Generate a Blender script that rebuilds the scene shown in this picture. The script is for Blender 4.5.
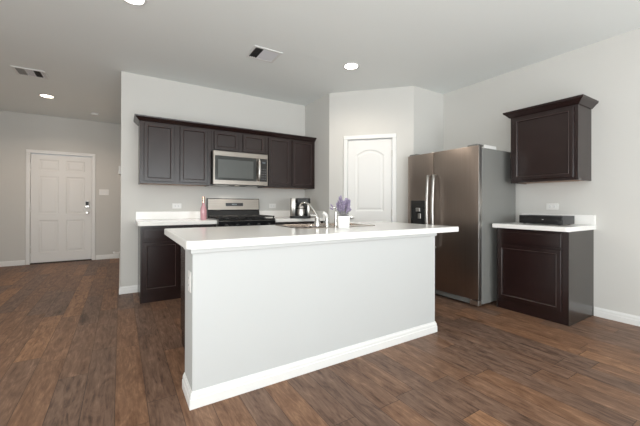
import bpy, bmesh, math, random
from mathutils import Vector, Matrix
random.seed(4)
PI = math.pi
for o in list(bpy.data.objects): bpy.data.objects.remove(o)
S = bpy.context.scene
COL = S.collection

# ------------------------------------------------------------------ camera, world, light, exposure
cam_d = bpy.data.cameras.new('camera'); cam = bpy.data.objects.new('camera', cam_d); COL.objects.link(cam)
S.camera = cam
FPX, CX, CY = 318.788, 317.956, 203.896
cam_d.sensor_width = 36; cam_d.lens = FPX / 640 * 36
cam_d.shift_x = (320 - CX) / 640; cam_d.shift_y = (CY - 213) / 640
cam_d.clip_start = .05; cam_d.clip_end = 60
yaw, pit, rol = .5549, .002, .003
fw = Vector((math.sin(yaw), math.cos(yaw), 0)); rt = Vector((math.cos(yaw), -math.sin(yaw), 0)); up = Vector((0, 0, 1))
F = math.cos(pit) * fw + math.sin(pit) * up; U0 = math.cos(pit) * up - math.sin(pit) * fw
R = math.cos(rol) * rt + math.sin(rol) * U0; U = math.cos(rol) * U0 - math.sin(rol) * rt
m = Matrix((R, U, -F)).transposed().to_4x4(); m.translation = Vector((0, 0, 1.11)); cam.matrix_world = m

world = bpy.data.worlds.new('world'); S.world = world; world.use_nodes = True
wn = world.node_tree; bg = wn.nodes['Background']
bg.inputs[0].default_value = (.75, .87, 1, 1); bg.inputs[1].default_value = 1.0
vs = S.view_settings
vs.view_transform = 'Standard'; vs.look = 'None'; vs.gamma = 1; vs.exposure = -0.12; vs.use_curve_mapping = False

def area(name, loc, rot, sx, sy, power, col, spread=PI):
    d = bpy.data.lights.new(name, 'AREA'); d.shape = 'RECTANGLE'; d.size = sx; d.size_y = sy
    d.energy = power; d.color = col; d.spread = spread
    o = bpy.data.objects.new(name, d); o.location = loc; o.rotation_euler = rot; COL.objects.link(o); return o
DAY = (.91, .965, .985)
# daylight through the windows of the wall behind the camera (y = -6) and the living-room wall (x = -3.6)
# (the lower-tilted share stands for sky, the up-tilted one for light thrown back from the sunlit ground)
for wx in (-2.0, 0.6, 2.75):
    area('daylight_window', (wx, -5.92, 1.35), (math.radians(90), 0, 0), 1.8, 1.8, 90, DAY)
    area('ground_bounce_window', (wx, -5.90, 1.30), (math.radians(128), 0, 0), 1.7, 1.2, 12, (1, .97, .92))
area('daylight_window', (-3.53, -1.3, 1.35), (PI/2, 0, -PI/2), 2.2, 1.8, 90, DAY)
area('ground_bounce_window', (-3.50, -1.3, 1.30), (math.radians(128), 0, -PI/2), 2.2, 1.2, 80, (1, .97, .92))

def spot(name, loc, power, col, ang=162, blend=.6, r=.06):
    d = bpy.data.lights.new(name, 'SPOT'); d.energy = power; d.color = col
    d.spot_size = math.radians(ang); d.spot_blend = blend; d.shadow_soft_size = r
    o = bpy.data.objects.new(name, d); o.location = loc; COL.objects.link(o); return o
H = 2.748
# added fill light, facing up from the floor behind the camera to brighten the ceiling
area('ceiling_fill', (.2, -1.9, .04), (PI, 0, 0), 5.2, 2.8, 190, (.93, .985, 1.0))
WARM = (1, .79, .62)
LAMPS = [(2.313, 2.994), (.08, 2.93), (-.954, 6.29), (2.31, -1.0), (.08, -1.0), (-2.2, -1.0), (2.31, -2.6), (.08, -2.6), (-2.2, -2.6)]
for i, (x, y) in enumerate(LAMPS):
    spot('downlight_bulb', (x, y, H - .02), (30, 30, 56)[i] if i < 3 else 4, (1, .88, .74) if i != 2 else WARM)

# ------------------------------------------------------------------ materials
def mat(name, col, rough=.5, metal=0, spec=.5, coat=0, bump=None, em=None, noise=None):
    M = bpy.data.materials.new(name); M.use_nodes = True
    nt = M.node_tree; b = nt.nodes['Principled BSDF']
    b.inputs['Base Color'].default_value = (*col, 1); b.inputs['Roughness'].default_value = rough
    b.inputs['Metallic'].default_value = metal; b.inputs['Specular IOR Level'].default_value = spec
    b.inputs['Coat Weight'].default_value = coat; b.inputs['Coat Roughness'].default_value = .15
    tc = nt.nodes.new('ShaderNodeTexCoord')
    if bump:
        n = nt.nodes.new('ShaderNodeTexNoise'); n.inputs['Scale'].default_value = bump[0]; n.inputs['Detail'].default_value = 3
        nt.links.new(tc.outputs['Object'], n.inputs['Vector'])
        bp = nt.nodes.new('ShaderNodeBump'); bp.inputs['Strength'].default_value = bump[1]; bp.inputs['Distance'].default_value = bump[2]
        nt.links.new(n.outputs['Fac'], bp.inputs['Height']); nt.links.new(bp.outputs[0], b.inputs['Normal'])
    if noise:   # (scale vector, colour2, contrast low, high)
        mp = nt.nodes.new('ShaderNodeMapping'); mp.inputs['Scale'].default_value = noise[0]
        nt.links.new(tc.outputs['Object'], mp.inputs['Vector'])
        n = nt.nodes.new('ShaderNodeTexNoise'); n.inputs['Scale'].default_value = 1; n.inputs['Detail'].default_value = 5
        nt.links.new(mp.outputs[0], n.inputs['Vector'])
        r = nt.nodes.new('ShaderNodeValToRGB')
        r.color_ramp.elements[0].position = noise[2]; r.color_ramp.elements[0].color = (*col, 1)
        r.color_ramp.elements[1].position = noise[3]; r.color_ramp.elements[1].color = (*noise[1], 1)
        nt.links.new(n.outputs['Fac'], r.inputs['Fac']); nt.links.new(r.outputs['Color'], b.inputs['Base Color'])
    if em:
        b.inputs['Emission Color'].default_value = (*em[0], 1); b.inputs['Emission Strength'].default_value = em[1]
    return M

M_wall = mat('wall_paint', (.638, .628, .602), .75, spec=.25, bump=(140, .10, .002))
M_ceil = mat('ceiling_paint', (.84, .868, .86), .85, spec=.2, bump=(120, .12, .002))
M_trim = mat('white_trim_paint', (.80, .80, .79), .4)
M_door = mat('white_door_paint', (.79, .785, .77), .45)
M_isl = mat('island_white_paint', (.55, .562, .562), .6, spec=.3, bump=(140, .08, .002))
M_quartz = mat('white_quartz', (.90, .89, .87), .14, spec=.5, noise=((90, 90, 90), (.88, .87, .85), .35, .65))
M_cab = mat('espresso_wood', (.0150, .0066, .0062), .26, spec=.52, noise=((30, 30, 2.5), (.0205, .0092, .0085), .3, .75))
M_bead = mat('espresso_bead_highlight', (.060, .040, .036), .28, spec=.6)  # lighter brown paints in the highlight that the bead edges catch
M_cabs = mat('espresso_laminate_side', (.030, .024, .021), .22, spec=.6)
M_cabin = mat('birch_cabinet_underside', (.30, .16, .09), .5)
M_steel = mat('stainless_steel', (.33, .30, .27), .30, 1, noise=((1.5, 1.5, 160), (.27, .245, .22), .3, .7))
M_fsteel = mat('fridge_stainless', (.345, .290, .255), .36, 1, noise=((160, 160, 1.5), (.31, .26, .228), .3, .7))
M_fside = mat('fridge_grey_side', (.21, .21, .20), .42, .0, spec=.5, bump=(500, .15, .001))
M_handle = mat('handle_steel', (.50, .485, .465), .32, 1)
M_chrome = mat('chrome', (.60, .59, .57), .10, 1)
M_nickel = mat('satin_nickel', (.55, .53, .50), .3, 1)
M_black = mat('black_gloss', (.012, .012, .013), .12, spec=.5)
M_blackm = mat('black_plastic', (.018, .018, .019), .42)
M_iron = mat('cast_iron', (.014, .014, .014), .6, bump=(300, .3, .001))
M_glass_dk = mat('dark_glass', (.02, .022, .021), .12, spec=.5)
M_mwin = mat('microwave_window_mesh', (.075, .082, .078), .3, spec=.5)
M_disp = mat('display_dark', (.01, .012, .016), .15)
M_digit = mat('display_digits', (.16, .19, .21), .4)
M_plate = mat('white_plastic_plate', (.82, .81, .79), .35)
M_slot = mat('socket_slot', (.10, .10, .10), .6)
M_pink = mat('pink_glass', (.60, .32, .36), .15, spec=.6, coat=.6)
M_rose = mat('rose_gold_foil', (.80, .50, .38), .25, 1)
M_pot = mat('white_ceramic', (.84, .83, .81), .3, coat=.3)
M_lav = mat('lavender_blossom', (.17, .125, .225), .9, noise=((120, 120, 120), (.48, .42, .56), .4, .6))
M_stem = mat('lavender_stem', (.20, .20, .19), .8, noise=((60, 60, 60), (.36, .35, .36), .35, .65))
M_ventw = mat('vent_white', (.76, .76, .75), .45)
M_ventd = mat('vent_duct_dark', (.03, .03, .032), .8)
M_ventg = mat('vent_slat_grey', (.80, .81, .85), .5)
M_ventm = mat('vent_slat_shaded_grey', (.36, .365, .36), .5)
M_lamp = mat('lamp_lens', (1, 1, 1), .5, em=((1, .95, .87), 14))
M_lampw = mat('lamp_lens_warm', (1, 1, 1), .5, em=((1, .86, .66), 12))
M_task = mat('task_lamp_lens', (.8, .8, .8), .5, em=((1, .86, .7), 1.5))
M_thr = mat('bronze_threshold', (.05, .035, .028), .5, .3)
M_sinksteel = mat('sink_steel', (.60, .52, .46), .25, 1)
M_glass = bpy.data.materials.new('window_glass'); M_glass.use_nodes = True
_b = M_glass.node_tree.nodes['Principled BSDF']; _b.inputs['Transmission Weight'].default_value = 1; _b.inputs['Roughness'].default_value = 0

def floor_material():
    M = bpy.data.materials.new('wood_plank_floor'); M.use_nodes = True
    nt = M.node_tree; N = nt.nodes; L = nt.links; b = N['Principled BSDF']
    tc = N.new('ShaderNodeTexCoord'); sep = N.new('ShaderNodeSeparateXYZ'); L.new(tc.outputs['Object'], sep.inputs[0])
    def mth(op, a, bb=None, c=None):
        n = N.new('ShaderNodeMath'); n.operation = op
        for i, v in enumerate((a, bb, c)):
            if v is None: continue
            if isinstance(v, (int, float)): n.inputs[i].default_value = v
            else: L.new(v, n.inputs[i])
        return n.outputs[0]
    W, LN = .153, 1.05
    xs = mth('DIVIDE', mth('ADD', sep.outputs[0], .022), W); row = mth('FLOOR', xs); fx = mth('FRACT', xs)
    wn1 = N.new('ShaderNodeTexWhiteNoise'); wn1.noise_dimensions = '1D'; L.new(row, wn1.inputs['W'])
    ys = mth('ADD', mth('DIVIDE', sep.outputs[1], LN), mth('MULTIPLY', wn1.outputs['Value'], 7.3))
    col = mth('FLOOR', ys); fy = mth('FRACT', ys)
    cmb = N.new('ShaderNodeCombineXYZ'); L.new(row, cmb.inputs[0]); L.new(col, cmb.inputs[1])
    wn2 = N.new('ShaderNodeTexWhiteNoise'); wn2.noise_dimensions = '3D'; L.new(cmb.outputs[0], wn2.inputs['Vector'])
    tone = wn2.outputs['Value']
    # grain coordinates : stretched along the plank, shifted per plank
    gx = mth('ADD', sep.outputs[0], mth('MULTIPLY', tone, 31.7)); gy = mth('ADD', sep.outputs[1], mth('MULTIPLY', tone, 17.3))
    gc = N.new('ShaderNodeCombineXYZ'); L.new(gx, gc.inputs[0]); L.new(gy, gc.inputs[1])
    def noise(sc, detail, rough, dist=0):
        mp = N.new('ShaderNodeMapping'); mp.inputs['Scale'].default_value = sc; L.new(gc.outputs[0], mp.inputs['Vector'])
        n = N.new('ShaderNodeTexNoise'); n.inputs['Scale'].default_value = 1; n.inputs['Detail'].default_value = detail
        n.inputs['Roughness'].default_value = rough; n.inputs['Distortion'].default_value = dist
        L.new(mp.outputs[0], n.inputs['Vector']); return n.outputs['Fac']
    fine = noise((60, 4.5, 1), 7, .68, .6); blotch = noise((10, 3.2, 1), 6, .65, 2.0); fig = noise((22, 2.4, 1), 4, .6, 3.5)
    v = mth('ADD', mth('MULTIPLY', tone, .20), mth('ADD', mth('MULTIPLY', blotch, .80), mth('ADD', mth('MULTIPLY', fig, .55), mth('MULTIPLY', fine, .60))))
    v = mth('SUBTRACT', v, .515)
    streak = noise((17, 1.5, 1), 4, .6, 1.4)
    st_ = mth('MULTIPLY', mth('MINIMUM', mth('MAXIMUM', mth('SUBTRACT', streak, .58), 0), .14), 1.7)
    v = mth('SUBTRACT', v, st_)
    v = mth('ADD', v, mth('MULTIPLY', mth('GREATER_THAN', tone, .88), .07))
    cr = N.new('ShaderNodeValToRGB'); e = cr.color_ramp.elements
    e[0].position = .12; e[0].color = (0.0400, 0.0219, 0.0137, 1); e[1].position = .86; e[1].color = (0.3520, 0.2227, 0.1512, 1)
    for p, c in ((.32, (0.0976, 0.0521, 0.0331, 1)), (.48, (0.1600, 0.0914, 0.0605, 1)), (.64, (0.2200, 0.1314, 0.0893, 1))):
        x = e.new(p); x.color = c
    L.new(v, cr.inputs['Fac'])
    # some planks greyer
    hsv = N.new('ShaderNodeHueSaturation'); L.new(cr.outputs['Color'], hsv.inputs['Color'])
    L.new(mth('ADD', .88, mth('MULTIPLY', wn2.outputs['Value'], .35)), hsv.inputs['Saturation'])
    ex = mth('LESS_THAN', mth('MINIMUM', fx, mth('SUBTRACT', 1, fx)), .012)
    ey = mth('LESS_THAN', mth('MINIMUM', fy, mth('SUBTRACT', 1, fy)), .0018)
    seam = mth('MAXIMUM', ex, ey)
    mx = N.new('ShaderNodeMix'); mx.data_type = 'RGBA'; L.new(mth('MULTIPLY', seam, .65), mx.inputs[0])
    L.new(hsv.outputs[0], mx.inputs[6]); mx.inputs[7].default_value = (.025, .015, .010, 1)
    L.new(mx.outputs[2], b.inputs['Base Color'])
    L.new(mth('ADD', .36, mth('MULTIPLY', fine, .16)), b.inputs['Roughness'])
    b.inputs['Specular IOR Level'].default_value = .22
    bp = N.new('ShaderNodeBump'); bp.inputs['Strength'].default_value = .25; bp.inputs['Distance'].default_value = .002
    L.new(mth('SUBTRACT', fine, seam), bp.inputs['Height']); L.new(bp.outputs[0], b.inputs['Normal'])
    return M
M_floor = floor_material()

# ------------------------------------------------------------------ mesh helpers
def box(bm, x0, y0, z0, x1, y1, z1, bev=0, seg=1):
    t = bmesh.new(); bmesh.ops.create_cube(t, size=1)
    for v in t.verts:
        v.co = Vector(((x0+x1)/2 + v.co.x*(x1-x0), (y0+y1)/2 + v.co.y*(y1-y0), (z0+z1)/2 + v.co.z*(z1-z0)))
    if bev: bmesh.ops.bevel(t, geom=t.edges[:], offset=bev, segments=seg, affect='EDGES', profile=.5)
    merge(bm, t)
def merge(bm, t):
    mp = {}
    for v in t.verts: mp[v] = bm.verts.new(v.co)
    for f in t.faces:
        try: bm.faces.new([mp[v] for v in f.verts])
        except ValueError: pass
    t.free()
def prism(bm, poly, z0, z1, bev=0, seg=2):
    """poly: xy list, extruded in z"""
    t = bmesh.new(); lo = [t.verts.new((x, y, z0)) for x, y in poly]; hi = [t.verts.new((x, y, z1)) for x, y in poly]
    t.faces.new(lo[::-1]); t.faces.new(hi); n = len(poly)
    for i in range(n): t.faces.new((lo[i], lo[(i+1) % n], hi[(i+1) % n], hi[i]))
    bmesh.ops.recalc_face_normals(t, faces=t.faces)
    if bev:
        eds = [e for e in t.edges if abs(e.verts[0].co.z - e.verts[1].co.z) < 1e-6]
        bmesh.ops.bevel(t, geom=eds, offset=bev, segments=seg, affect='EDGES', profile=.5)
    merge(bm, t)
def sweep(bm, prof, path, closed=False):
    """prof: (out, z) list; path: xy points; 'out' is to the right of travel; mitred"""
    n = len(path); rings = []
    for i, p in enumerate(path):
        p = Vector(p)
        a = (p - Vector(path[i-1])).normalized() if i > 0 else None
        b = (Vector(path[i+1]) - p).normalized() if i < n-1 else None
        a = a or b; b = b or a
        na = Vector((a.y, -a.x)); nb = Vector((b.y, -b.x)); k = (na + nb); k = k / max(.2, (1 + na.dot(nb)))
        rings.append([bm.verts.new((p.x + k.x*o, p.y + k.y*o, z)) for o, z in prof])
    for i in range(n-1):
        for j in range(len(prof)):
            k = (j+1) % len(prof)
            bm.faces.new((rings[i][j], rings[i+1][j], rings[i+1][k], rings[i][k]))
    bm.faces.new(rings[0]); bm.faces.new(rings[-1][::-1])
def tube(bm, pts, r, n=10, caps=True):
    pts = [Vector(p) for p in pts]; rs = r if isinstance(r, (list, tuple)) else [r]*len(pts); rings = []; ref = None
    for i, p in enumerate(pts):
        d = (pts[min(i+1, len(pts)-1)] - pts[max(i-1, 0)]).normalized()
        if ref is None:
            ref = d.orthogonal().normalized()
        ref = (ref - d*ref.dot(d)).normalized(); s = d.cross(ref)
        rings.append([bm.verts.new(p + (ref*math.cos(2*PI*k/n) + s*math.sin(2*PI*k/n))*rs[i]) for k in range(n)])
    for a, b in zip(rings, rings[1:]):
        for k in range(n): bm.faces.new((a[k], a[(k+1) % n], b[(k+1) % n], b[k]))
    if caps: bm.faces.new(rings[0][::-1]); bm.faces.new(rings[-1])
def lathe(bm, prof, c=(0, 0, 0), n=24, mtx=None, loop=False):
    rings = []
    for r, z in prof:
        rr = []
        for k in range(n if r > 1e-6 else 1):
            v = Vector((r*math.cos(2*PI*k/n), r*math.sin(2*PI*k/n), z))
            if mtx: v = mtx @ v
            rr.append(bm.verts.new(v + Vector(c)))
        rings.append(rr)
    for a, b in zip(rings, rings[1:]):
        if len(a) == 1 and len(b) == 1: continue
        for k in range(n):
            if len(a) == 1: bm.faces.new((a[0], b[(k+1) % n], b[k]))
            elif len(b) == 1: bm.faces.new((a[k], a[(k+1) % n], b[0]))
            else: bm.faces.new((a[k], a[(k+1) % n], b[(k+1) % n], b[k]))
    if loop:
        for k in range(n): bm.faces.new((rings[-1][k], rings[-1][(k+1) % n], rings[0][(k+1) % n], rings[0][k]))
        return
    if len(rings[0]) > 1: bm.faces.new(rings[0][::-1])
    if len(rings[-1]) > 1: bm.faces.new(rings[-1])
def offs(poly, d):
    n = len(poly); out = []
    for i in range(n):
        p = Vector(poly[i]); a = (p - Vector(poly[i-1])).normalized(); b = (Vector(poly[(i+1) % n]) - p).normalized()
        na = Vector((-a.y, a.x)); nb = Vector((-b.y, b.x)); k = (na+nb) / (1 + na.dot(nb))
        out.append(tuple(p + k*d))
    return out
def slab(bm, outer, yf, yb, holes, rings, chamf=.003):
    """panelled door leaf in xz, front at yf facing -y; holes: CCW xz outlines; rings: (inset, depth behind front)"""
    t = bmesh.new()
    o0 = [t.verts.new((x, yb, z)) for x, z in outer]; o1 = [t.verts.new((x, yf + chamf, z)) for x, z in outer]
    oi = offs(outer, chamf); o2 = [t.verts.new((x, yf, z)) for x, z in oi]; n = len(outer)
    t.faces.new(o0)
    for A, B in ((o0, o1), (o1, o2)):
        for i in range(n): t.faces.new((A[i], A[(i+1) % n], B[(i+1) % n], B[i]))
    edges = [t.edges.get((o2[i], o2[(i+1) % n])) for i in range(n)]
    for h in holes:
        prev = [t.verts.new((x, yf, z)) for x, z in h]; m = len(h)
        edges += [t.edges.new((prev[i], prev[(i+1) % m])) for i in range(m)]
        for ins, dep in rings:
            cur = [t.verts.new((x, yf + dep, z)) for x, z in (offs(h, ins) if ins else h)]
            for i in range(m): t.faces.new((prev[i], prev[(i+1) % m], cur[(i+1) % m], cur[i]))
            prev = cur
        t.faces.new(prev)
    bmesh.ops.triangle_fill(t, use_beauty=True, use_dissolve=False, edges=edges)
    bmesh.ops.recalc_face_normals(t, faces=t.faces)
    merge(bm, t)
def rect(x0, z0, x1, z1): return [(x0, z0), (x1, z0), (x1, z1), (x0, z1)]
def build(name, bm, m, parent=None, smooth=False, loc=None, rotz=None):
    bmesh.ops.recalc_face_normals(bm, faces=bm.faces)
    me = bpy.data.meshes.new(name); bm.to_mesh(me); bm.free(); me.materials.append(m)
    if smooth:
        for p in me.polygons: p.use_smooth = True
        try: me.set_sharp_from_angle(angle=math.radians(38))
        except Exception: pass
    o = bpy.data.objects.new(name, me); COL.objects.link(o)
    if parent: o.parent = parent
    if loc: o.location = loc
    if rotz is not None: o.rotation_euler = (0, 0, rotz)
    return o
def thing(name, label, cat, loc=(0, 0, 0), rotz=0, group=None):
    o = bpy.data.objects.new(name, None); o.empty_display_size = .1; COL.objects.link(o)
    o.location = loc; o.rotation_euler = (0, 0, rotz); o['label'] = label; o['category'] = cat
    if group: o['group'] = group
    return o
def tag(o, label, cat, group=None):
    o['label'] = label; o['category'] = cat
    if group: o['group'] = group
    return o
def struct(o): o['kind'] = 'structure'; return o
def NB(): return bmesh.new()
def pbox(name, m, parent, *a, **k):
    b = NB(); box(b, *a, **k); return build(name, b, m, parent)
def copy_thing(root, loc, rotz, label):
    r = root.copy(); COL.objects.link(r); r.location = loc; r.rotation_euler = (0, 0, rotz); r['label'] = label
    for ch in [c for c in bpy.data.objects if c.parent == root]:
        c = ch.copy(); COL.objects.link(c); c.parent = r
        for g in [q for q in bpy.data.objects if q.parent == ch]:
            d = g.copy(); COL.objects.link(d); d.parent = c
    return r

# ------------------------------------------------------------------ the room
XR, YB = 4.065, 4.618
XB, YC, XD, YD = 2.605, 3.891, 3.428, 3.035
YE = 7.708; XHL = -2.3; XL, YF_ = -3.6, -6.0; T = .12
struct(pbox('floor', M_floor, None, XL-T, YF_-T, -.1, XR+T, YE+T, 0))
struct(pbox('ceiling', M_ceil, None, XL-T, YF_-T, H, XR+T, YE+T, H+.1))
struct(pbox('wall_back', M_wall, None, .004, YB, 0, XB, YB+T, H))
struct(pbox('wall_hall', M_wall, None, .004, YB+T, 0, T, YE, H))
struct(pbox('wall_right', M_wall, None, XR, YF_, 0, XR+T, YD+T, H))
struct(pbox('wall_pantry_side', M_wall, None, XB, YC, 0, XB+T*.6, YB+T, H))
struct(pbox('wall_pantry_front', M_wall, None, XD, YD, 0, XR, YD+T, H))
struct(pbox('wall_hall_left', M_wall, None, XHL-T, 3.6, 0, XHL, YE, H))
struct(pbox('wall_living', M_wall, None, XL, 3.6, 0, XHL-T, 3.6+T, H))

def wall_open(name, length, openings, origin, rotz, thick=T):
    """wall in local xz, room side at y=0, body behind (+y); openings (x0,x1,z0,z1)"""
    b = NB(); x = 0
    for x0, x1, z0, z1 in sorted(openings):
        if x0 > x: box(b, x, 0, 0, x0, thick, H)
        if z0 > 0: box(b, x0, 0, 0, x1, thick, z0)
        if z1 < H: box(b, x0, 0, z1, x1, thick, H)
        x = x1
    if x < length: box(b, x, 0, 0, length, thick, H)
    o = build(name, b, M_wall, None, loc=(*origin, 0), rotz=rotz); return struct(o)
# entry wall with door opening; local x = world x - XHL
DX0, DX1 = -1.395, -.481
wall_open('wall_entry', -XHL + T, [(DX0-.012-XHL, DX1+.012-XHL, 0, 2.055)], (XHL, YE), 0)
# diagonal pantry wall
dl = math.hypot(XD-XB, YD-YC); da = math.atan2(YD-YC, XD-XB)
PT0, PT1, PZ = .276, .897, 2.045
wall_open('wall_pantry_diagonal', dl, [(PT0-.01, PT1+.01, 0, PZ+.01)], (XB, YC), da, .10)
# wall behind the camera and living-room wall, with windows
WZ0, WZ1 = .4, 2.3
WB = [(-2.95, -1.05), (-.35, 1.55), (1.8, 3.7)]
wall_open('wall_front', XR-XL, [(XR-b, XR-a, WZ0, WZ1) for a, b in WB], (XR, YF_), PI)
wall_open('wall_left', 3.6-YF_, [(3.6, 5.8, WZ0, WZ1)], (XL, YF_), PI/2)

def window(idx, w, loc, rotz):
    b = NB(); fr = .05
    for a in ((0, 0, w, fr), (0, WZ1-WZ0-fr, w, WZ1-WZ0), (0, 0, fr, WZ1-WZ0), (w-fr, 0, w, WZ1-WZ0), (0, .82, w, .87)):
        box(b, a[0], .05, WZ0+a[1], a[2], .09, WZ0+a[3])
    o = struct(build('window_%d' % idx, b, M_trim, None, loc=loc, rotz=rotz))
    g = NB(); box(g, fr, .066, WZ0+fr, w-fr, .072, WZ1-fr); build('window_pane', g, M_glass, o)
    s = NB(); box(s, -.04, -.03, WZ0-.03, w+.04, .0, WZ0, .004); build('window_sill', s, M_trim, o)
for i, (a, b_) in enumerate(WB): window(i+1, b_-a, (b_, YF_, 0), PI)
window(4, 2.2, (XL, YF_+3.6+2.2-2.2, 0), PI/2)

# baseboards (profile: out, z)
BP = [(0, 0), (.015, 0), (.015, .050), (.0115, .054), (.0115, .068), (.009, .078), (.0055, .081), (.004, .09), (0, .09)]
def baseboard(side, path):
    b = NB(); sweep(b, BP, path); return struct(build('baseboard_' + side, b, M_trim))
baseboard('back', [(.1885, YB-.0005), (.0035, YB-.0005), (.0035, YE-.001)][::-1][0:1] + [(.0035, YB-.0005), (.1875, YB-.0005)])
baseboard('right', [(XR-.0005, 1.264), (XR-.0005, YF_+.01)])
baseboard('entry_left', [(XHL+.001, YE-.0005), (DX0-.072, YE-.0005)])
baseboard('entry_right', [(DX1+.072, YE-.0005), (-.016, YE-.0005)])
baseboard('hall_left', [(XHL+.0005, 3.6), (XHL+.0005, YE-.016)])
baseboard('pantry', [(XB-.0005, YB-.63-.02), (XB-.0005, YC-.0005), (XB+math.cos(da)*.19, YC-.0005+math.sin(da)*.19)])
baseboard('living', [(XL+.001, 3.6-.0005), (XHL-T-.02, 3.6-.0005)])

# ------------------------------------------------------------------ doors
PR = [(.004, .006), (.012, .009), (.03, .009), (.045, .004)]     # raised moulded panel rings
def casing(parent, w, h, wd=.057, th=.017, inset=.01):
    b = NB()
    for s in (0, 1):
        x0, x1 = (-wd-.004, -.004) if s == 0 else (w+.004, w+.004+wd)
        box(b, x0, -th, 0, x1, -.0005, h+.004, .004)
    box(b, -wd-.004, -th, h+.004, w+.004+wd, -.0005, h+.004+wd, .004)
    build('door_casing', b, M_trim, parent)
    j = NB()   # jambs inside the opening
    box(j, -.0095, .0, 0, -.003, .09, h+.003); box(j, w+.003, 0, 0, w+.0095, .09, h+.003); box(j, -.0095, 0, h+.003, w+.0095, .09, h+.0095)
    build('door_jamb', j, M_trim, parent)
# front door, six panels
dw = DX1-DX0
b = NB(); st = .115; pw = (dw - 3*st)/2
holes = []
for x0 in (st, 2*st+pw):
    for z0, z1 in ((.20, .80), (.92, 1.62), (1.73, 1.93)): holes.append(rect(x0, z0, x0+pw, z1))
slab(b, rect(0, .02, dw, 2.03), .022, .06, holes, PR)
d1 = struct(build('door_1', b, M_door, None, loc=(DX0, YE, 0)))
casing(d1, dw, 2.035)
pbox('threshold', M_thr, d1, -.003, -.012, 0.0005, dw+.003, .085, .018)
hx = dw-.072
b = NB(); box(b, hx-.034, -.006, 1.035, hx+.034, .0215, 1.165, .006, 2); k = build('keypad_lock', b, M_nickel, d1)
pbox('keypad', M_blackm, k, hx-.026, -.0085, 1.075, hx+.026, -.0062, 1.155)
b = NB(); R90 = Matrix.Rotation(PI/2, 4, 'X')
lathe(b, [(.032, 0), (.032, .006), (.012, .012), (.011, .04), (.026, .048), (.029, .06), (.022, .072), (0, .074)], (hx, .0215, .935), 20, R90)
build('door_knob', b, M_nickel, d1, True)
b = NB()
for z in (.25, 1.05, 1.8): box(b, -.004, .012, z-.05, .004, .0215, z+.05)
build('door_hinge', b, M_nickel, d1)
# pantry door, arched top panel
dw = PT1-PT0
def arch(x0, z0, x1, z1, rise, n=12):
    pts = [(x0, z0), (x1, z0), (x1, z1-rise)]
    cx = (x0+x1)/2; hw = (x1-x0)/2; r = (hw*hw+rise*rise)/(2*rise); cz = z1-r; a0 = math.asin(hw/r)
    for i in range(1, n): a = a0 - 2*a0*i/n; pts.append((cx + r*math.sin(a), cz + r*math.cos(a)))
    return pts + [(x0, z1-rise)]
b = NB()
slab(b, rect(0, .01, dw, PZ-.004), .016, .05, [arch(.112, 1.02, dw-.112, PZ-.15, .085), rect(.112, .17, dw-.112, .86)], PR)
d2 = struct(build('door_2', b, M_door, None, loc=(XB, YC, 0), rotz=da))
d2.location = (XB + math.cos(da)*PT0, YC + math.sin(da)*PT0, 0)
casing(d2, dw, PZ-.002)
for z in (.25, 1.0, 1.83):
    b = NB(); box(b, dw-.003, -.002, z-.045, dw+.012, .0155, z+.045, .002); build('door_hinge', b, M_nickel, d2)
b = NB(); lathe(b, [(.03, 0), (.03, .006), (.012, .012), (.011, .04), (.025, .046), (.028, .058), (.02, .07), (0, .072)], (.06, .0155, .93), 20, R90)
build('door_knob', b, M_nickel, d2, True)

# ------------------------------------------------------------------ cabinets  (local: x across, front faces -y, back at y=0, z up)
def cab_door(name, parent, x0, z0, x1, z1, yf, stile=.034, flat=False):
    b = NB()
    if flat: slab(b, rect(x0, z0, x1, z1), yf-.02, yf-.0005, [rect(x0+.018, z0+.018, x1-.018, z1-.018)], [(.004, -.001), (.006, -.001)])
    else: slab(b, rect(x0, z0, x1, z1), yf-.02, yf-.0005, [rect(x0+stile, z0+stile, x1-stile, z1-stile)], [(.006, .0), (.009, .003), (.012, .009)])
    o = build(name, b, M_cab, parent)
    if not flat:
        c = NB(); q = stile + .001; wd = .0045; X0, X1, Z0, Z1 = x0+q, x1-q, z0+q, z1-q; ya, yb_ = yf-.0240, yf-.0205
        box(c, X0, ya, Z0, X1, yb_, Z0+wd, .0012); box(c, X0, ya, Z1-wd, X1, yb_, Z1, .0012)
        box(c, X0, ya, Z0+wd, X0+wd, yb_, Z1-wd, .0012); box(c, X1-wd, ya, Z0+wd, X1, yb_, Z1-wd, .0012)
        build('panel_bead', c, M_bead, o)['label'] = 'bead around the door panel, highlight painted as lighter brown'
    return o
def wall_cabinet(loc, rotz, w, z0, z1, dep, doors, label, group=None, crown=False):
    t = thing('wall_cabinet', label, 'cabinet', (*loc, z0), rotz, group); h = z1-z0
    b = NB(); box(b, 0, -dep, .012, w, -.0005, h, .001)
    box(b, 0, -dep, 0, w, -dep+.018, .0125); box(b, 0, -dep+.018, 0, .016, -.0005, .0125); box(b, w-.016, -dep+.018, 0, w, -.0005, .0125)
    build('carcass', b, M_cab, t)
    pbox('bottom_panel', M_cabin, t, .017, -dep+.019, .006, w-.017, -.0005, .0118)
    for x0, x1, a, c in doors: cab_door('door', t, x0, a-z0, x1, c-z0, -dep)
    return t
UZ0, UZ1 = 1.357, 2.10
GU = 'upper cabinets on the range wall'
UY = YB-.001
wall_cabinet((.190, UY), 0, .822, UZ0, UZ1, .318, [(.045, .375, 1.384, 2.080), (.440, .772, 1.384, 2.080)],
             'dark espresso two-door wall cabinet left of the microwave, at the free wall end')
wall_cabinet((1.014, UY), 0, .760, 1.812, UZ1, .318, [(.033, .355, 1.835, 2.080), (.423, .738, 1.835, 2.080)],
             'short two-door dark cabinet directly above the microwave')
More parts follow.
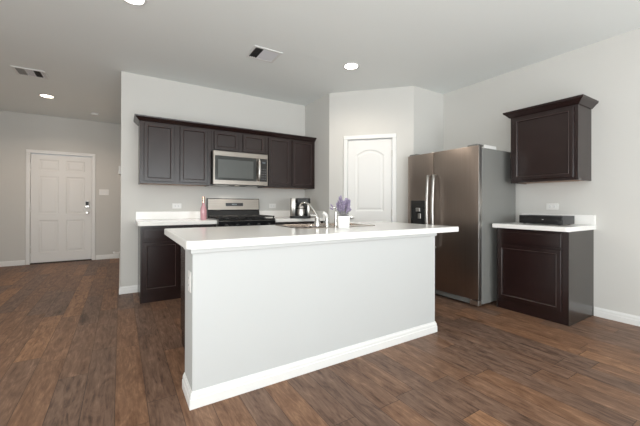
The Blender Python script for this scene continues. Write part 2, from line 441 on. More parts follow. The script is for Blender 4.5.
wall_cabinet((1.776, UY), 0, .826, UZ0, UZ1, .318, [(.040, .382, 1.384, 2.080), (.425, .785, 1.384, 2.080)],
             'dark two-door wall cabinet right of the microwave, touching the corner wall')
CP = [(0, 0), (.008, .002), (.016, .010), (.040, .036), (.052, .044), (.055, .058), (0, .058)]
b = NB(); yf = UY-.318
sweep(b, [(o, z+2.094) for o, z in CP], [(.1895, UY-.0005), (.1895, yf-.001), (2.6015, yf-.001)][::1])
bm_fix = b
tag(build('crown_molding', b, M_cab), 'long dark crown moulding running along the tops of the range wall cabinets', 'moulding')

def base_cabinet(loc, rotz, w, dep, fronts, label, h=.866, group=None):
    t = thing('base_cabinet', label, 'cabinet', (*loc, 0), rotz, group)
    b = NB(); box(b, 0, -dep, .10, w, -.0005, h, .001)
    build('carcass', b, M_cab, t)
    pbox('side_panel', M_cabs, t, -.003, -dep, 0.0005, -.0003, -.0005, h)
    pbox('side_panel', M_cabs, t, w+.0003, -dep, 0.0005, w+.003, -.0005, h)
    pbox('toe_kick', M_cab, t, .0, -dep+.012, .0005, w, -dep+.03, .0995)
    for kind, x0, z0, x1, z1 in fronts:
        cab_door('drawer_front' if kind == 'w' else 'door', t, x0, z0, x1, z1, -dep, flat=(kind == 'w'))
    return t
BY = YB-.001
base_cabinet((.193, BY), 0, .816, .575, [('w', .022, .70, .392, .835), ('w', .43, .70, .80, .835), ('d', .022, .125, .392, .680), ('d', .43, .125, .80, .680)],
             'dark base cabinet with drawer and door between the wall end and the stove')
base_cabinet((1.780, BY), 0, .818, .575, [('w', .022, .70, .392, .835), ('w', .43, .70, .80, .835), ('d', .022, .125, .392, .680), ('d', .43, .125, .80, .680)],
             'dark base cabinet under the coffee maker, right of the stove')
# right wall group: local x -> world -y
RY1 = 1.925
base_cabinet((XR-.001, RY1), -PI/2, RY1-1.272, .573, [('w', .02, .715, .60, .845), ('d', .02, .12, .60, .690)],
             'dark base cabinet standing right of the refrigerator, one drawer above one door')
uc = wall_cabinet((XR-.001, 1.912), -PI/2, 1.912-1.288, 1.357, 2.10, .322, [(.035, .592, 1.385, 2.068)],
                  'dark single-door wall cabinet hanging alone on the right wall')
b = NB(); w = 1.912-1.288
sweep(b, [(o, z+2.085-1.357) for o, z in [(0, 0), (.008, .002), (.016, .010), (.042, .040), (.055, .048), (.058, .068), (0, .068)]],
      [(-.0005, -.0005), (-.0005, -.3225), (w+.0005, -.3225), (w+.0005, -.0005)])
build('crown_molding', b, M_cab, uc)

# ------------------------------------------------------------------ worktops
def rounded(x0, y0, x1, y1, rr, n=6):
    """rr radii for corners (x0,y0),(x1,y0),(x1,y1),(x0,y1)"""
    pts = []
    for (cx, cy, a0, r) in ((x0, y0, PI, rr[0]), (x1, y0, 1.5*PI, rr[1]), (x1, y1, 0, rr[2]), (x0, y1, .5*PI, rr[3])):
        if r == 0: pts.append((cx, cy)); continue
        ox = cx + r if cx == x0 else cx - r; oy = cy + r if cy == y0 else cy - r
        for i in range(n+1): a = a0 + .5*PI*i/n; pts.append((ox + r*math.cos(a), oy + r*math.sin(a)))
    return pts
CT = .911; CB = .8665
def worktop(label, poly, splash=None):
    t = thing('countertop', label, 'countertop', (poly[0][0], poly[0][1], CB))
    ox, oy = poly[0]
    b = NB(); prism(b, [(x-ox, y-oy) for x, y in poly], 0, CT-CB, .006, 3); build('countertop_slab', b, M_quartz, t)
    if splash:
        for s in splash: b = NB(); box(b, s[0]-ox, s[1]-oy, CT-CB+.0005, s[2]-ox, s[3]-oy, .10+CT-CB, .003); build('backsplash', b, M_quartz, t)
    return t
worktop('white countertop between the wall end and the stove, pink bottle standing on it', rounded(.160, 3.985, 1.0125, YB-.001, (.03, 0, 0, 0)), [(.162, YB-.02, 1.012, YB-.001)])
worktop('white countertop in the kitchen corner under the coffee maker', rounded(1.7765, 3.985, 2.604, YB-.001, (0, 0, 0, 0)), [(1.777, YB-.02, 2.583, YB-.001), (2.5845, 4.0, 2.604, YB-.001)])
worktop('small white countertop on the right wall, with a flat black box on it', rounded(3.435, 1.25, XR-.001, 1.945, (.03, 0, 0, 0)), [(XR-.02, 1.252, XR-.001, 1.944)])

# ------------------------------------------------------------------ island
IX0, IX1, IY = .336, 2.345, 1.835
isl = thing('kitchen_island', 'large kitchen island with white panelled front wall and dark cabinets behind', 'kitchen island', ((IX0+IX1)/2, 2.2, 0))
ox, oy = -(IX0+IX1)/2, -2.2
def ib(*a, **k): return (a[0]+ox, a[1]+oy, a[2], a[3]+ox, a[4]+oy, a[5])
IT = .235
b = NB(); box(b, *ib(IX0, IY, 0.0005, IX1, IY+IT, .866)); build('knee_wall', b, M_isl, isl)
b = NB(); sweep(b, [(o, z+.0005) for o, z in BP], [(IX0-.0005+ox, IY+IT+oy), (IX0-.0005+ox, IY-.0005+oy), (IX1+.0005+ox, IY-.0005+oy), (IX1+.0005+ox, IY+IT+oy)])
build('baseboard', b, M_trim, isl)
b = NB(); sweep(b, [(0, .8375), (.006, .8375), (.010, .846), (.010, .866), (0, .866)],
                [(IX0-.0005+ox, IY+IT+oy), (IX0-.0005+ox, IY-.0005+oy), (IX1+.0005+ox, IY-.0005+oy), (IX1+.0005+ox, IY+IT+oy)])
build('trim_strip', b, M_isl, isl)
IBK = 2.80
b = NB(); SX0, SX1, SY0, SY1 = 1.27, 2.05, 2.40, 2.77
cx0, cx1, cy0, cy1 = IX0+.085, IX1-.012, IY+IT+.0005, IBK
# carcass as panels so the sink bowl hangs in a real hollow
box(b, *ib(cx0, cy0, .10, SX0-.05, cy1, .866)); box(b, *ib(SX1+.05, cy0, .10, cx1, cy1, .866))
box(b, *ib(SX0-.05, cy0, .10, SX1+.05, cy1, .60)); box(b, *ib(SX0-.05, cy1-.018, .60, SX1+.05, cy1, .866))
build('carcass', b, M_cab, isl)
for x0, x1 in ((cx0-.0006, cx0+.016), (cx1-.016, cx1+.0006)):
    pbox('side_panel', M_cab, isl, *ib(x0, cy0, .0005, x1, cy1-.06, .0995))
pbox('toe_kick', M_cab, isl, *ib(cx0+.017, cy1-.09, .0005, cx1-.017, cy1-.075, .0995))
def idoor(name, x0, x1, z0, z1, flat):
    b = NB()
    w_ = x1-x0
    slab(b, rect(0, 0, w_, z1-z0), -.02, -.0005, [rect(.018, .018, w_-.018, z1-z0-.018) if flat else rect(.055, .055, w_-.055, z1-z0-.055)],
         [(.004, -.001), (.006, -.001)] if flat else [(.003, .003), (.010, .004), (.014, .010)])
    build(name, b, M_cab, isl, loc=(x1+ox, cy1+oy, z0), rotz=PI)
n = 4; ww = (cx1-cx0-.04)/n
for i in range(n):
    idoor('door', cx0+.02+i*ww+.012, cx0+.02+(i+1)*ww-.012, .125, .68, False)
    idoor('drawer_front', cx0+.02+i*ww+.012, cx0+.02+(i+1)*ww-.012, .70, .835, True)
# island top with a cut-out for the sink
def ring_slab(bm, outer, inner, z0, z1, bev):
    t = bmesh.new()
    oo = offs(outer, bev)
    L = [[t.verts.new((x, y, z)) for x, y in P] for P, z in ((inner, z0), (outer, z0), (outer, z1-bev), (offs(outer, bev*.3), z1-bev*.3), (oo, z1), (inner, z1))]
    nO = len(outer); nI = len(inner)
    for A, B in ((L[1], L[2]), (L[2], L[3]), (L[3], L[4])):
        for i in range(nO): t.faces.new((A[i], A[(i+1) % nO], B[(i+1) % nO], B[i]))
    for i in range(nI): t.faces.new((L[5][i], L[5][(i+1) % nI], L[0][(i+1) % nI], L[0][i]))
    def ed(l): return [t.edges.get((l[i], l[(i+1) % len(l)])) for i in range(len(l))]
    e1 = ed(L[4]) + ed(L[5]); e0 = ed(L[0]) + ed(L[1])
    bmesh.ops.triangle_fill(t, use_beauty=True, edges=e1); bmesh.ops.triangle_fill(t, use_beauty=True, edges=e0)
    bmesh.ops.recalc_face_normals(t, faces=t.faces); merge(bm, t)
b = NB()
ring_slab(b, rounded(.303, 1.808, 2.650, 2.860, (.045, .012, .012, .012)), rounded(SX0, SY0, SX1, SY1, (.05,)*4), CB, CT, .007)
tag(build('countertop', b, M_quartz), 'long white quartz top of the kitchen island, holding the sink and lavender', 'countertop')
# sink
sk = thing('kitchen_sink', 'stainless double-bowl sink set into the white island top', 'sink', ((SX0+SX1)/2, (SY0+SY1)/2, CT))
hx, hy = (SX1-SX0)/2, (SY1-SY0)/2
b = NB(); RX, RYf, RYb = hx+.03, -hy-.115, hy+.03
t_outer = rounded(-RX, RYf, RX, RYb, (.04,)*4)
bowls = [rounded(-hx+.015, -hy+.015, -.018, hy-.015, (.05,)*4), rounded(.018, -hy+.015, hx-.015, hy-.015, (.05,)*4)]
t = bmesh.new(); z1 = .0045
lo = [t.verts.new((x, y, .0008)) for x, y in t_outer]; hi = [t.verts.new((x, y, z1)) for x, y in offs(t_outer, .004)]; nn = len(lo)
for i in range(nn): t.faces.new((lo[i], lo[(i+1) % nn], hi[(i+1) % nn], hi[i]))
eds = [t.edges.get((hi[i], hi[(i+1) % nn])) for i in range(nn)]
for P_ in bowls:
    v = [t.verts.new((x, y, z1)) for x, y in P_]; eds += [t.edges.new((v[i], v[(i+1) % len(v)])) for i in range(len(v))]
    prev = v
    for ins, dz in ((.004, -.004), (.010, -.14), (.03, -.165)):
        cur = [t.verts.new((x, y, z1+dz)) for x, y in offs(P_, ins)]
        for i in range(len(v)): t.faces.new((prev[i], prev[(i+1) % len(v)], cur[(i+1) % len(v)], cur[i]))
        prev = cur
    t.faces.new(prev)
bmesh.ops.triangle_fill(t, use_beauty=True, edges=eds); merge(b, t)
build('basin', b, M_sinksteel, sk)
for sx in (-hx/2, hx/2):
    b = NB(); lathe(b, [(.042, 0), (.042, .003), (.03, .001), (0, .001)], (sx, 0, z1-.1645), 20); build('drain', b, M_chrome, sk, True)

# faucet set on the sink deck
fz = CT + .0053
fc = thing('faucet', 'chrome high-arc kitchen faucet curving over the island sink', 'faucet', (1.447, 2.345, fz))
b = NB(); box(b, -.07, -.026, 0, .07, .026, .008, .003, 2); build('deck_plate', b, M_chrome, fc)
b = NB(); lathe(b, [(.026, .0085), (.026, .05), (.021, .06), (.019, .085), (.012, .092), (0, .093)], n=24); build('faucet_body', b, M_chrome, fc, True)
b = NB(); dirv = Vector((-.13, .22, 0)).normalized()
sp = [Vector((0, 0, .09)), dirv*.022+Vector((0, 0, .125)), dirv*.050+Vector((0, 0, .162)), dirv*.085+Vector((0, 0, .196)), dirv*.115+Vector((0, 0, .210)),
      dirv*.145+Vector((0, 0, .210)), dirv*.165+Vector((0, 0, .197)), dirv*.172+Vector((0, 0, .180))]
tube(b, sp, [.012, .011, .010, .009, .009, .009, .010, .011], 14); build('spout', b, M_chrome, fc, True)
b = NB(); tube(b, [(0, 0, .088), (-.02, .0, .098), (-.065, .012, .104)], [.010, .008, .006], 10); build('lever_handle', b, M_chrome, fc, True)
sy = thing('side_sprayer', 'short chrome side sprayer next to the faucet', 'sprayer', (1.585, 2.345, CT+.0145))
sy.location = (1.548, 2.345, fz)
b = NB(); lathe(b, [(.022, 0), (.022, .006), (.015, .012), (.013, .03), (.016, .05), (.013, .075)], n=18); build('sprayer_base', b, M_chrome, sy, True)
b = NB(); tube(b, [(0, 0, .0755), (-.002, .002, .095), (-.014, .012, .112), (-.03, .022, .118)], [.013, .014, .016, .014], 12); build('spray_head', b, M_plate, sy, True)
sd = thing('soap_dispenser', 'tall slim steel soap dispenser between side sprayer and lavender pot', 'soap dispenser', (1.638, 2.335, fz))
b = NB(); lathe(b, [(.02, 0), (.02, .008), (.013, .012), (.013, .13), (.009, .135), (.006, .14), (.006, .160)], n=18); build('dispenser_body', b, M_chrome, sd, True)
b = NB(); tube(b, [(0, 0, .1605), (0, .0, .166), (-.02, .02, .168), (-.04, .04, .162)], [.009, .009, .006, .005], 10); build('nozzle', b, M_chrome, sd, True)

# lavender pot
lp = thing('potted_lavender', 'purple lavender in a white ceramic pot on the island top', 'potted plant', (1.595, 2.165, CT+.0005))
b = NB(); prism(b, rounded(-.046, -.046, .046, .046, (.012,)*4), 0, .105, .003, 2)
t = bmesh.new(); merge(b, t)
for v in b.verts:
    k = 1 + .10*(v.co.z/.105); v.co.x *= k; v.co.y *= k
o = build('pot', b, M_pot, lp, True); o.rotation_euler.z = -yaw
pbox('soil', M_iron, lp, -.032, -.032, .1055, .032, .032, .110)
b = NB(); tips = []
for i in range(64):
    a = random.uniform(0, 2*PI); q = math.sqrt(random.random())
    ln = random.uniform(.05, .185)*(1.05 - .40*q); sprd = .010 + q*.040
    p0 = Vector((math.cos(a)*q*.03, math.sin(a)*q*.03, .109)); p3 = Vector((math.cos(a)*sprd, math.sin(a)*sprd, .112+ln*.78))
    pm = p0.lerp(p3, .5) + Vector((0, 0, .008)); tube(b, [p0, pm, p3], .0012, 5)
    tips.append((p3, (p3-pm).normalized()))
for i in range(70):    # narrow leaves at the base
    a = random.uniform(0, 2*PI); q = random.uniform(.3, 1); p0 = Vector((math.cos(a)*.02, math.sin(a)*.02, .108))
    p1 = Vector((math.cos(a)*.062*q, math.sin(a)*.062*q, .115+random.uniform(0, .05)))
    tube(b, [p0, p0.lerp(p1, .6)+Vector((0, 0, .010)), p1], [.002, .004, .0008], 4)
o = build('stems', b, M_stem, lp); o['kind'] = 'stuff'
b = NB()
for j in range(9):     # one spike: whorls of buds
    z = j*.0052; rr = .0050*math.sin(PI*(j+1.2)/11)
    for k in range(5):
        a = 2*PI*k/5 + j*.6; c = (math.cos(a)*rr, math.sin(a)*rr, z)
        lathe(b, [(0, -.003), (.0024, -.001), (.0022, .002), (0, .0042)], c, 5)
sp0 = build('flower_spike', b, M_lav, lp, False)
for i, (p, d) in enumerate(tips):
    s = sp0 if i == 0 else sp0.copy()
    if i: COL.objects.link(s); s.parent = lp
    s.location = p - d*.012; s.rotation_euler = Vector((0, 0, 1)).rotation_difference(d).to_euler(); k = random.uniform(.8, 1.25); s.scale = (k, k, k)
# a sprig leaning out to the left
b = NB(); lean = [Vector((-.02, .0, .108)), Vector((-.05, .03, .150)), Vector((-.075, .045, .175))]
tube(b, lean, .0013, 5); build('leaning_stem', b, M_stem, lp)
for q in (0, .02):
    s = sp0.copy(); COL.objects.link(s); s.parent = lp; d = Vector((-.7, .3, .9-q*20)).normalized()
    s.location = lean[-1] - Vector((0, 0, q)); s.rotation_euler = Vector((0, 0, 1)).rotation_difference(d).to_euler(); s.scale = (1, 1, .8)

# ------------------------------------------------------------------ gas range
rg = thing('gas_range', 'stainless gas stove with black cast iron grates between the base cabinets', 'stove', (1.394, YB-.03, 0))
w = .377
b = NB(); box(b, -w, -.62, .03, w, 0, .905, .003); build('body', b, M_steel, rg)
for sx in (-1, 1):
    for yy in (-.56, -.06):
        b = NB(); lathe(b, [(.018, 0.0005), (.018, .0295)], (sx*.33, yy, 0), 12); build('foot', b, M_blackm, rg)
b = NB(); box(b, -w, -.655, .9055, w, -.085, .925, .006, 2); build('cooktop', b, M_black, rg)
b = NB()   # sloping black back guard with steel upper face
prof = [(-.084, .9055), (-.055, 1.02), (-.062, 1.03), (-.048, 1.185), (-.042, 1.192), (0, 1.192), (0, .9055)]
def xprof(bm, prof, x0, x1):
    A = [bm.verts.new((x0, y, z)) for y, z in prof]; B = [bm.verts.new((x1, y, z)) for y, z in prof]
    bm.faces.new(A); bm.faces.new(B[::-1]); n = len(prof)
    for i in range(n): bm.faces.new((A[i], A[(i+1) % n], B[(i+1) % n], B[i]))
xprof(b, prof, -w, w); build('backguard', b, M_black, rg)
b = NB(); xprof(b, [(-.0655, 1.034), (-.0520, 1.182), (-.0495, 1.182), (-.063, 1.034)], -w+.008, w-.008); build('control_panel', b, M_steel, rg)
b = NB(); xprof(b, [(-.0655, 1.085), (-.0620, 1.130), (-.0575, 1.130), (-.061, 1.085)], -.125, .125); dp = build('display', b, M_disp, rg)
b = NB()
for k in range(4): xprof(b, [(-.0650, 1.100), (-.0635, 1.118), (-.0625, 1.118), (-.064, 1.100)], -.036+k*.019, -.036+k*.019+.010)
build('clock_digits', b, M_digit, dp)
for gx in (-.25, 0, .25):
    b = NB(); z = .944; hw = .118; y0, y1 = -.635, -.12
    for yy in (y0, (y0+y1)/2, y1): box(b, gx-hw, yy-.008, z, gx+hw, yy+.008, z+.014, .002)
    for xx in (-hw+.007, 0, hw-.007): box(b, gx+xx-.007, y0, z, gx+xx+.007, y1, z+.014, .002)
    for xx in (-hw+.01, hw-.01):
        for yy in (y0+.01, y1-.01): box(b, gx+xx-.007, yy-.007, .9255, gx+xx+.007, yy+.007, z+.003)
    build('grate', b, M_iron, rg)
for bx, by in ((-.25, -.50), (-.25, -.25), (.25, -.50), (.25, -.25), (0, -.375)):
    b = NB(); lathe(b, [(.045, .9255), (.045, .932), (.032, .934), (.032, .940), (0, .9415)], (bx, by, 0), 20); build('burner', b, M_iron, rg, True)
b = NB(); box(b, -w+.004, -.648, .22, w-.004, -.6205, .775, .006, 2); od = build('oven_door', b, M_steel, rg)
pbox('oven_window', M_black, od, -.27, -.651, .34, .27, -.6485, .64)
b = NB(); tube(b, [(-.33, -.648, .735), (-.33, -.69, .735), (.33, -.69, .735), (.33, -.648, .735)], .011, 10); build('oven_handle', b, M_handle, od, True)
b = NB(); box(b, -w+.004, -.648, .06, w-.004, -.6205, .21, .006, 2); build('storage_drawer', b, M_steel, rg)
b = NB(); box(b, -w, -.655, .785, w, -.6205, .90, .005, 2); build('knob_panel', b, M_black, rg)
for k in range(5):
    b = NB(); lathe(b, [(.022, 0), (.022, .008), (.017, .012), (.015, .03), (0, .031)], (-.28+.14*k, -.6555, .845), 16, R90); build('knob', b, M_blackm, rg, True)

# microwave
mw = thing('microwave_oven', 'stainless over-the-range microwave mounted under the short cabinet', 'microwave', (1.394, YB-.001, 1.372))
h = .437; w = .378
b = NB(); box(b, -w, -.375, 0, w, 0, h, .002); build('body', b, M_blackm, mw)
b = NB(); fr = rect(-w, .0, w, h)
slab(b, fr, -.41, -.3755, [rect(-w+.022, .055, w-.012, h-.062)], [(.002, .006)], .004); fp = build('front_frame', b, M_steel, mw)
pbox('door_glass', M_glass_dk, mw, -w+.024, -.408, .057, .212, -.4045, h-.064)
pbox('window_screen', M_mwin, mw, -w+.062, -.4095, .088, .165, -.4082, h-.11)
pbox('control_panel', M_black, mw, .262, -.408, .057, w-.014, -.4045, h-.064)
for r_ in range(5):
    for c_ in range(3): pbox('button', M_slot, mw, .283+c_*.026, -.409, .085+r_*.034, .283+c_*.026+.016, -.4083, .085+r_*.034+.012)
pbox('clock_display', M_digit, mw, .296, -.409, h-.125, .342, -.4083, h-.108)
b = NB(); tube(b, [(.238, -.4105, .075), (.238, -.432, .085), (.238, -.447, .14), (.238, -.452, h/2), (.238, -.447, h-.15), (.238, -.432, h-.09), (.238, -.4105, h-.08)], [.017, .018, .020, .020, .020, .018, .017], 12)
build('handle', b, M_handle, mw, True)
for sx in (-1, 1): pbox('grease_filter', M_nickel, mw, sx*.23-.09, -.30, -.008, sx*.23+.09, -.12, -.0005, bev=.002)
pbox('vent_latch', M_blackm, mw, .235, -.40, -.014, .33, -.35, -.0005)
pbox('task_lamp', M_task, mw, -.03, -.22, -.0016, .03, -.19, -.0006)
sl = spot('task_lamp_bulb', (1.30, 4.33, 1.35), 9, (1, .90, .80), 150, .8, .03)

# pink bottle
bt = thing('bottle', 'pink glass bottle with rose gold neck beside the stove', 'bottle', (.900, 4.22, CT+.0005)); bt.scale = (1.12, 1.12, 1.17)
b = NB(); lathe(b, [(.030, 0), (.034, .006), (.034, .105), (.029, .130), (.017, .165), (.0125, .185)], n=24); build('bottle_body', b, M_pink, bt, True)
b = NB(); lathe(b, [(.0125, .1855), (.0118, .235), (.0145, .237), (.0145, .250), (.012, .252), (0, .253)], n=20); build('neck_foil', b, M_rose, bt, True)

# coffee maker
cm = thing('coffee_maker', 'black and steel coffee maker with carafe on the corner countertop', 'coffee maker', (2.215, 4.06, CT+.0005), -.45)
b = NB(); prism(b, rounded(-.15, -.115, .15, .105, (.07,)*4), 0, .034, .006, 2); build('base', b, M_blackm, cm, True)
b = NB(); prism(b, rounded(-.145, .02, .145, .100, (.02, .02, .03, .03)), .0345, .285, .004, 2); build('rear_housing', b, M_blackm, cm, True)
b = NB(); prism(b, rounded(-.070, -.095, .145, .0195, (.05, .05, 0, 0)), .215, .288, .006, 2); build('lid_housing', b, M_blackm, cm, True)
b = NB(); prism(b, rounded(-.145, -.085, -.075, .0195, (.03, 0, 0, 0)), .0345, .290, .004, 2); build('water_tank', b, M_nickel, cm, True)
b = NB(); prism(b, rounded(.100, -.085, .145, .0195, (0, .03, 0, 0)), .0345, .2145, .002, 2); build('side_column', b, M_nickel, cm, True)
b = NB(); lathe(b, [(.058, .0345), (.064, .040), (.064, .13), (.056, .165), (.052, .180)], (.008, -.045, 0), 28); build('carafe', b, M_handle, cm, True)
b = NB(); lathe(b, [(.0655, .134), (.0655, .146), (.0600, .146), (.0600, .134)], (.008, -.045, 0), 28, loop=True); build('carafe_band', b, M_blackm, cm, True)
b = NB(); lathe(b, [(.050, .1805), (.052, .186), (.05, .196), (.03, .200), (0, .201)], (.008, -.045, 0), 24); build('carafe_lid', b, M_blackm, cm, True)
b = NB(); tube(b, [(.055, -.085, .14), (.075, -.115, .138), (.085, -.125, .11), (.08, -.12, .07), (.056, -.088, .055)], .009, 8); build('carafe_handle', b, M_blackm, cm, True)

# ------------------------------------------------------------------ refrigerator (local: front faces -y, origin at floor centre of front)
FX, FY0, FY1 = 3.250, 1.995, 2.985
fw_ = FY1-FY0
fr = thing('refrigerator', 'tall dark stainless side-by-side refrigerator with grey side', 'refrigerator', (FX, (FY0+FY1)/2, 0), -PI/2)
w = fw_/2
b = NB(); box(b, -w+.004, .075, .03, w-.004, .775, 1.735, .006, 2); build('cabinet', b, M_fside, fr)
split = -w + (FY1-2.573)
def fdoor(name, x0, x1):
    t = bmesh.new(); n = 10; pr = []
    for i in range(n+1):     # gently bowed front
        u = i/n; pr.append((x0+(x1-x0)*u, .012 - .012*math.sin(PI*u)**.6 if 0 < u < 1 else .014))
    pr += [(x1, .068), (x0, .068)]
    b = NB(); prism(b, pr, .085, 1.752, .003, 2); t.free()
    return build(name, b, M_fsteel, fr, True)
fdl = fdoor('freezer_door', -w, split-.004); fdr = fdoor('fridge_door', split+.004, w)
def edge_strip(x, parent): pbox('door_edge', M_handle, parent, x, .0695, .085, x+.006, .0745, 1.752)
b = NB(); box(b, w-.013, .0145, .09, w+.001, .0675, 1.748, .001); build('door_edge_trim', b, M_handle, fdr)
pbox('gasket', M_blackm, fr, -w+.012, .0685, .09, w-.012, .0745, 1.73)
for x, p in ((split-.042, fdl), (split+.042, fdr)):
    b = NB(); z0, z1 = .60, 1.465; pts = []
    for i in range(13):
        u = i/12; pts.append((x, -.045 - .022*math.sin(PI*u), z0+(z1-z0)*u))
    pts = [(x, -.001, z0-.004)] + pts + [(x, -.001, z1+.004)]
    tube(b, pts, [.012]+[.0155]*13+[.012], 12)
    for v in b.verts: v.co.x = x + (v.co.x-x)*1.15
    build('door_handle', b, M_handle, p, True)
dx0, dx1 = split-.345, split-.095
b = NB(); box(b, dx0, -.004, .84, dx1, .006, 1.165, .004, 2); dsp = build('ice_dispenser', b, M_black, fdl)
pbox('dispenser_recess', M_blackm, dsp, dx0+.03, -.0055, .855, dx1-.03, -.0042, 1.06)
pbox('dispenser_spout', M_handle, dsp, (dx0+dx1)/2-.028, -.028, 1.025, (dx0+dx1)/2+.038, -.006, 1.07, bev=.004)
b = NB(); box(b, (dx0+dx1)/2+.0, -.02, .935, (dx0+dx1)/2+.045, -.006, 1.0, .004); build('dispenser_paddle', b, M_handle, dsp)
pbox('badge', M_handle, fdr, .31, .0085, 1.66, .40, .0145, 1.672)
for x0, x1 in ((-w+.02, -w+.14), (w-.14, w-.02)):
    pbox('hinge_cover', M_fside, fr, x0, .02, 1.7525, x1, .14, 1.772, bev=.004)
pbox('toe_grille', M_fside, fr, -w+.02, .05, .02, w-.10, .0745, .080)
b = NB(); box(b, w-.105, .015, .0205, w-.0, .0745, .080, .008, 2); build('hinge_foot', b, M_handle, fr)
b = NB()
for x in (-w+.08, w-.08): 
    for y in (.14, .68): lathe(b, [(.022, .0005), (.022, .0295)], (x, y, 0), 12)
build('feet', b, M_blackm, fr)
bx = thing('storage_box', 'small white box lying on top of the refrigerator', 'box', (3.62, 2.095, 1.7355), 0)
b = NB(); box(b, -.15, -.045, 0, .085, .045, .052, .003); build('box_body', b, M_plate, bx)
pbox('grey_end_flap', M_fside, bx, .0855, -.043, 0.002, .0885, .043, .050)['label'] = 'grey end of the box'

# black media box on the right counter
cb = thing('cable_box', 'flat black electronic box lying on the small right-hand countertop', 'cable box', (3.835, 1.583, CT+.0005), -PI/2)
b = NB(); box(b, -.2, -.17, .008, .2, .10, .092, .003, 2); build('case', b, M_blackm, cb)
pbox('front_panel', M_black, cb, -.197, -.1735, .011, .197, -.1705, .089)
b = NB()
for i, x in enumerate((-.16, .16)):
    for y in (-.14, .07): lathe(b, [(.012, 0), (.012, .0078)], (x, y, 0), 12)
build('feet', b, M_slot, cb)
pbox('indicator_light', M_plate, cb, .02, -.1748, .05, .034, -.1737, .055)

# ------------------------------------------------------------------ outlets, switches (local: plate in xz, back at y=0, facing -y)
def outlet(label, loc, rotz, gangs=1, horiz=False, kind='outlet'):
    nm = {'outlet': 'wall_outlet', 'switch': 'light_switch'}[kind]
    t = thing(nm, label, {'outlet': 'outlet', 'switch': 'light switch'}[kind], loc, rotz)
    W_, H_ = (.07 + .046*(gangs-1), .115)
    if horiz: W_, H_ = H_, .07
    b = NB(); box(b, -W_/2, -.006, -H_/2, W_/2, -.0006, H_/2, .002); build('cover_plate', b, M_plate, t)
    if kind == 'switch':
        for g in range(gangs):
            x = (g-(gangs-1)/2)*.046; b = NB(); box(b, x-.016, -.009, -.032, x+.016, -.0062, .032, .001); build('rocker', b, M_trim, t)
    else:
        for s in (-1, 1):
            cx_, cz_ = (s*.02, 0) if horiz else (0, s*.02)
            b = NB(); box(b, cx_-.015, -.0085, cz_-.014, cx_+.015, -.0062, cz_+.014, .002); so = build('socket', b, M_trim, t)
            sl_ = NB()
            if horiz:
                box(sl_, cx_-.006, -.009, cz_-.008, cx_+.004, -.0086, cz_-.006); box(sl_, cx_-.006, -.009, cz_+.006, cx_+.004, -.0086, cz_+.008)
            else:
                box(sl_, cx_-.008, -.009, cz_-.004, cx_-.006, -.0086, cz_+.006); box(sl_, cx_+.006, -.009, cz_-.004, cx_+.008, -.0086, cz_+.006)
            build('socket_slots', sl_, M_slot, so)
    return t
outlet('white horizontal outlet above the counter left of the pink bottle', (.642, YB, 1.085), 0, horiz=True)
outlet('white horizontal outlet on the wall between stove and coffee maker', (2.02, YB, 1.085), 0, horiz=True)
outlet('white horizontal outlet on the right wall above the black electronic box', (XR, 1.632, 1.095), -PI/2, horiz=True)
outlet('white vertical outlet on the end of the island half wall', (IX0, 1.905, .675), -PI/2+0, kind='outlet')
outlet('white wide light switch plate on the entry wall right of the front door', (-.28, YE, 1.345), 0, 3, kind='switch')
# thermostat on the hall wall (x = 0, faces -x)
th = thing('thermostat', 'white thermostat on the hall side of the kitchen wall end', 'thermostat', (.0035, 5.2, 1.575), -PI/2)
b = NB(); box(b, -.07, -.026, -.055, .07, -.0005, .055, .006, 2); build('thermostat_body', b, M_plate, th)
pbox('screen', M_slot, th, -.04, -.0275, -.02, .04, -.0262, .03)
# door stop near the floor
ds = thing('door_stop', 'white door stop sticking out from the hall baseboard', 'door stop', (-.001, 7.35, .155), -PI/2); ds.scale = (1.35, 1.1, 1.35)
b = NB(); lathe(b, [(.022, 0), (.022, .008), (.010, .014), (.010, .075)], n=16, mtx=R90); build('stem', b, M_plate, ds, True)
b = NB(); lathe(b, [(.020, .0755), (.022, .085), (.022, .105), (.012, .11), (0, .111)], n=16, mtx=R90); build('rubber_tip', b, M_trim, ds, True)

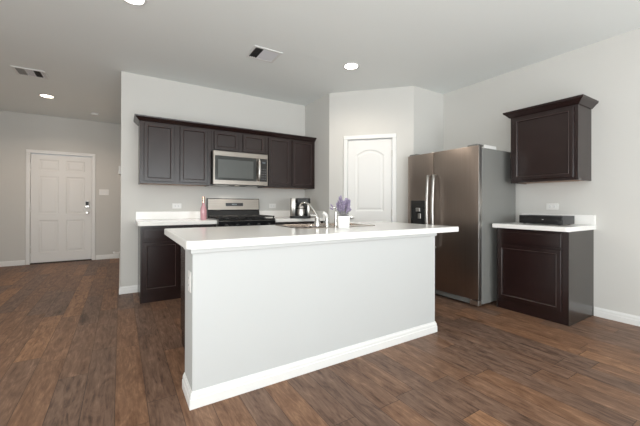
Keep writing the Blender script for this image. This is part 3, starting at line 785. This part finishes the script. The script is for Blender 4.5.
# ------------------------------------------------------------------ ceiling fittings
def ceiling_light(x, y, label, lens, rad=.075):
    t = thing('recessed_ceiling_light', label, 'ceiling light', (x, y, H))
    b = NB(); n = 32
    lathe(b, [(rad, -.0045), (rad+.008, -.008), (rad+.020, -.006), (rad+.024, -.0006), (rad, -.0006)], n=n, loop=True); build('trim_ring', b, M_ventw, t, True)
    b = NB(); lathe(b, [(0, -.0040), (rad-.0005, -.0040), (rad-.0005, -.0008), (0, -.0008)], n=n); build('lens', b, lens, t, True)
LL = ['round recessed ceiling light nearest the pantry corner', 'round recessed ceiling light cut by the top edge of the photo', 'round warm recessed light in the entry hall ceiling']
for i, (x, y) in enumerate(LAMPS):
    if i < 3: ceiling_light(x, y, LL[i], M_lampw if i == 2 else M_lamp)
    else: ceiling_light(x, y, 'round recessed ceiling light over the living area behind the viewer', M_lamp)
for o in [o for o in bpy.data.objects if o.get('label', '').endswith('behind the viewer')]: o['group'] = 'living area ceiling lights'

def vent(x0, y0, x1, y1, label, pattern, rz=0):
    t = thing('ceiling_vent', label, 'ceiling vent', ((x0+x1)/2, (y0+y1)/2, H), rz)
    w, d = (x1-x0)/2, (y1-y0)/2; f = .028
    b = NB()
    for a in ((-w, -d, w, -d+f), (-w, d-f, w, d), (-w, -d+f, -w+f, d-f), (w-f, -d+f, w, d-f)): box(b, a[0], a[1], -.0088, a[2], a[3], -.0006, .002)
    build('frame', b, M_ventw, t)
    pbox('duct_opening', M_ventd, t, -w+f, -d+f, -.0022, w-f, d-f, -.0008)
    n = 12; iw = 2*(w-f)
    for i in range(n):   # bars run along y; the dark third is open to view, the others face us
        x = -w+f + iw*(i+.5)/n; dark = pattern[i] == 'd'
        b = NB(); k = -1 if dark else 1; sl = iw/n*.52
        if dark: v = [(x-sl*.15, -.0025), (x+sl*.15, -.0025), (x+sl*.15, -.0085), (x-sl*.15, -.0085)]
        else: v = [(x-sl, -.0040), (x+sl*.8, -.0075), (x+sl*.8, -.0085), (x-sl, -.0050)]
        A = [b.verts.new((p[0], -d+f, p[1])) for p in v]; B = [b.verts.new((p[0], d-f, p[1])) for p in v]
        b.faces.new(A); b.faces.new(B[::-1])
        for j in range(4): b.faces.new((A[j], A[(j+1) % 4], B[(j+1) % 4], B[j]))
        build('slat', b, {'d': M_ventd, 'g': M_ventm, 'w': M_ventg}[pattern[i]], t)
vent(1.165, 3.125, 1.485, 3.41, 'square white ceiling vent above the kitchen island area', 'ddddwwwwwwww')
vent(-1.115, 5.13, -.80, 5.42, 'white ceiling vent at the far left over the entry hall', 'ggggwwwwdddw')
sm = thing('smoke_detector', 'small white round smoke detector on the hall ceiling near the entry wall', 'smoke detector', (-.40, 7.05, H))
b = NB(); lathe(b, [(.062, -.0006), (.064, -.012), (.056, -.032), (.03, -.037), (0, -.037)], n=28); build('detector_body', b, M_ventw, sm, True)
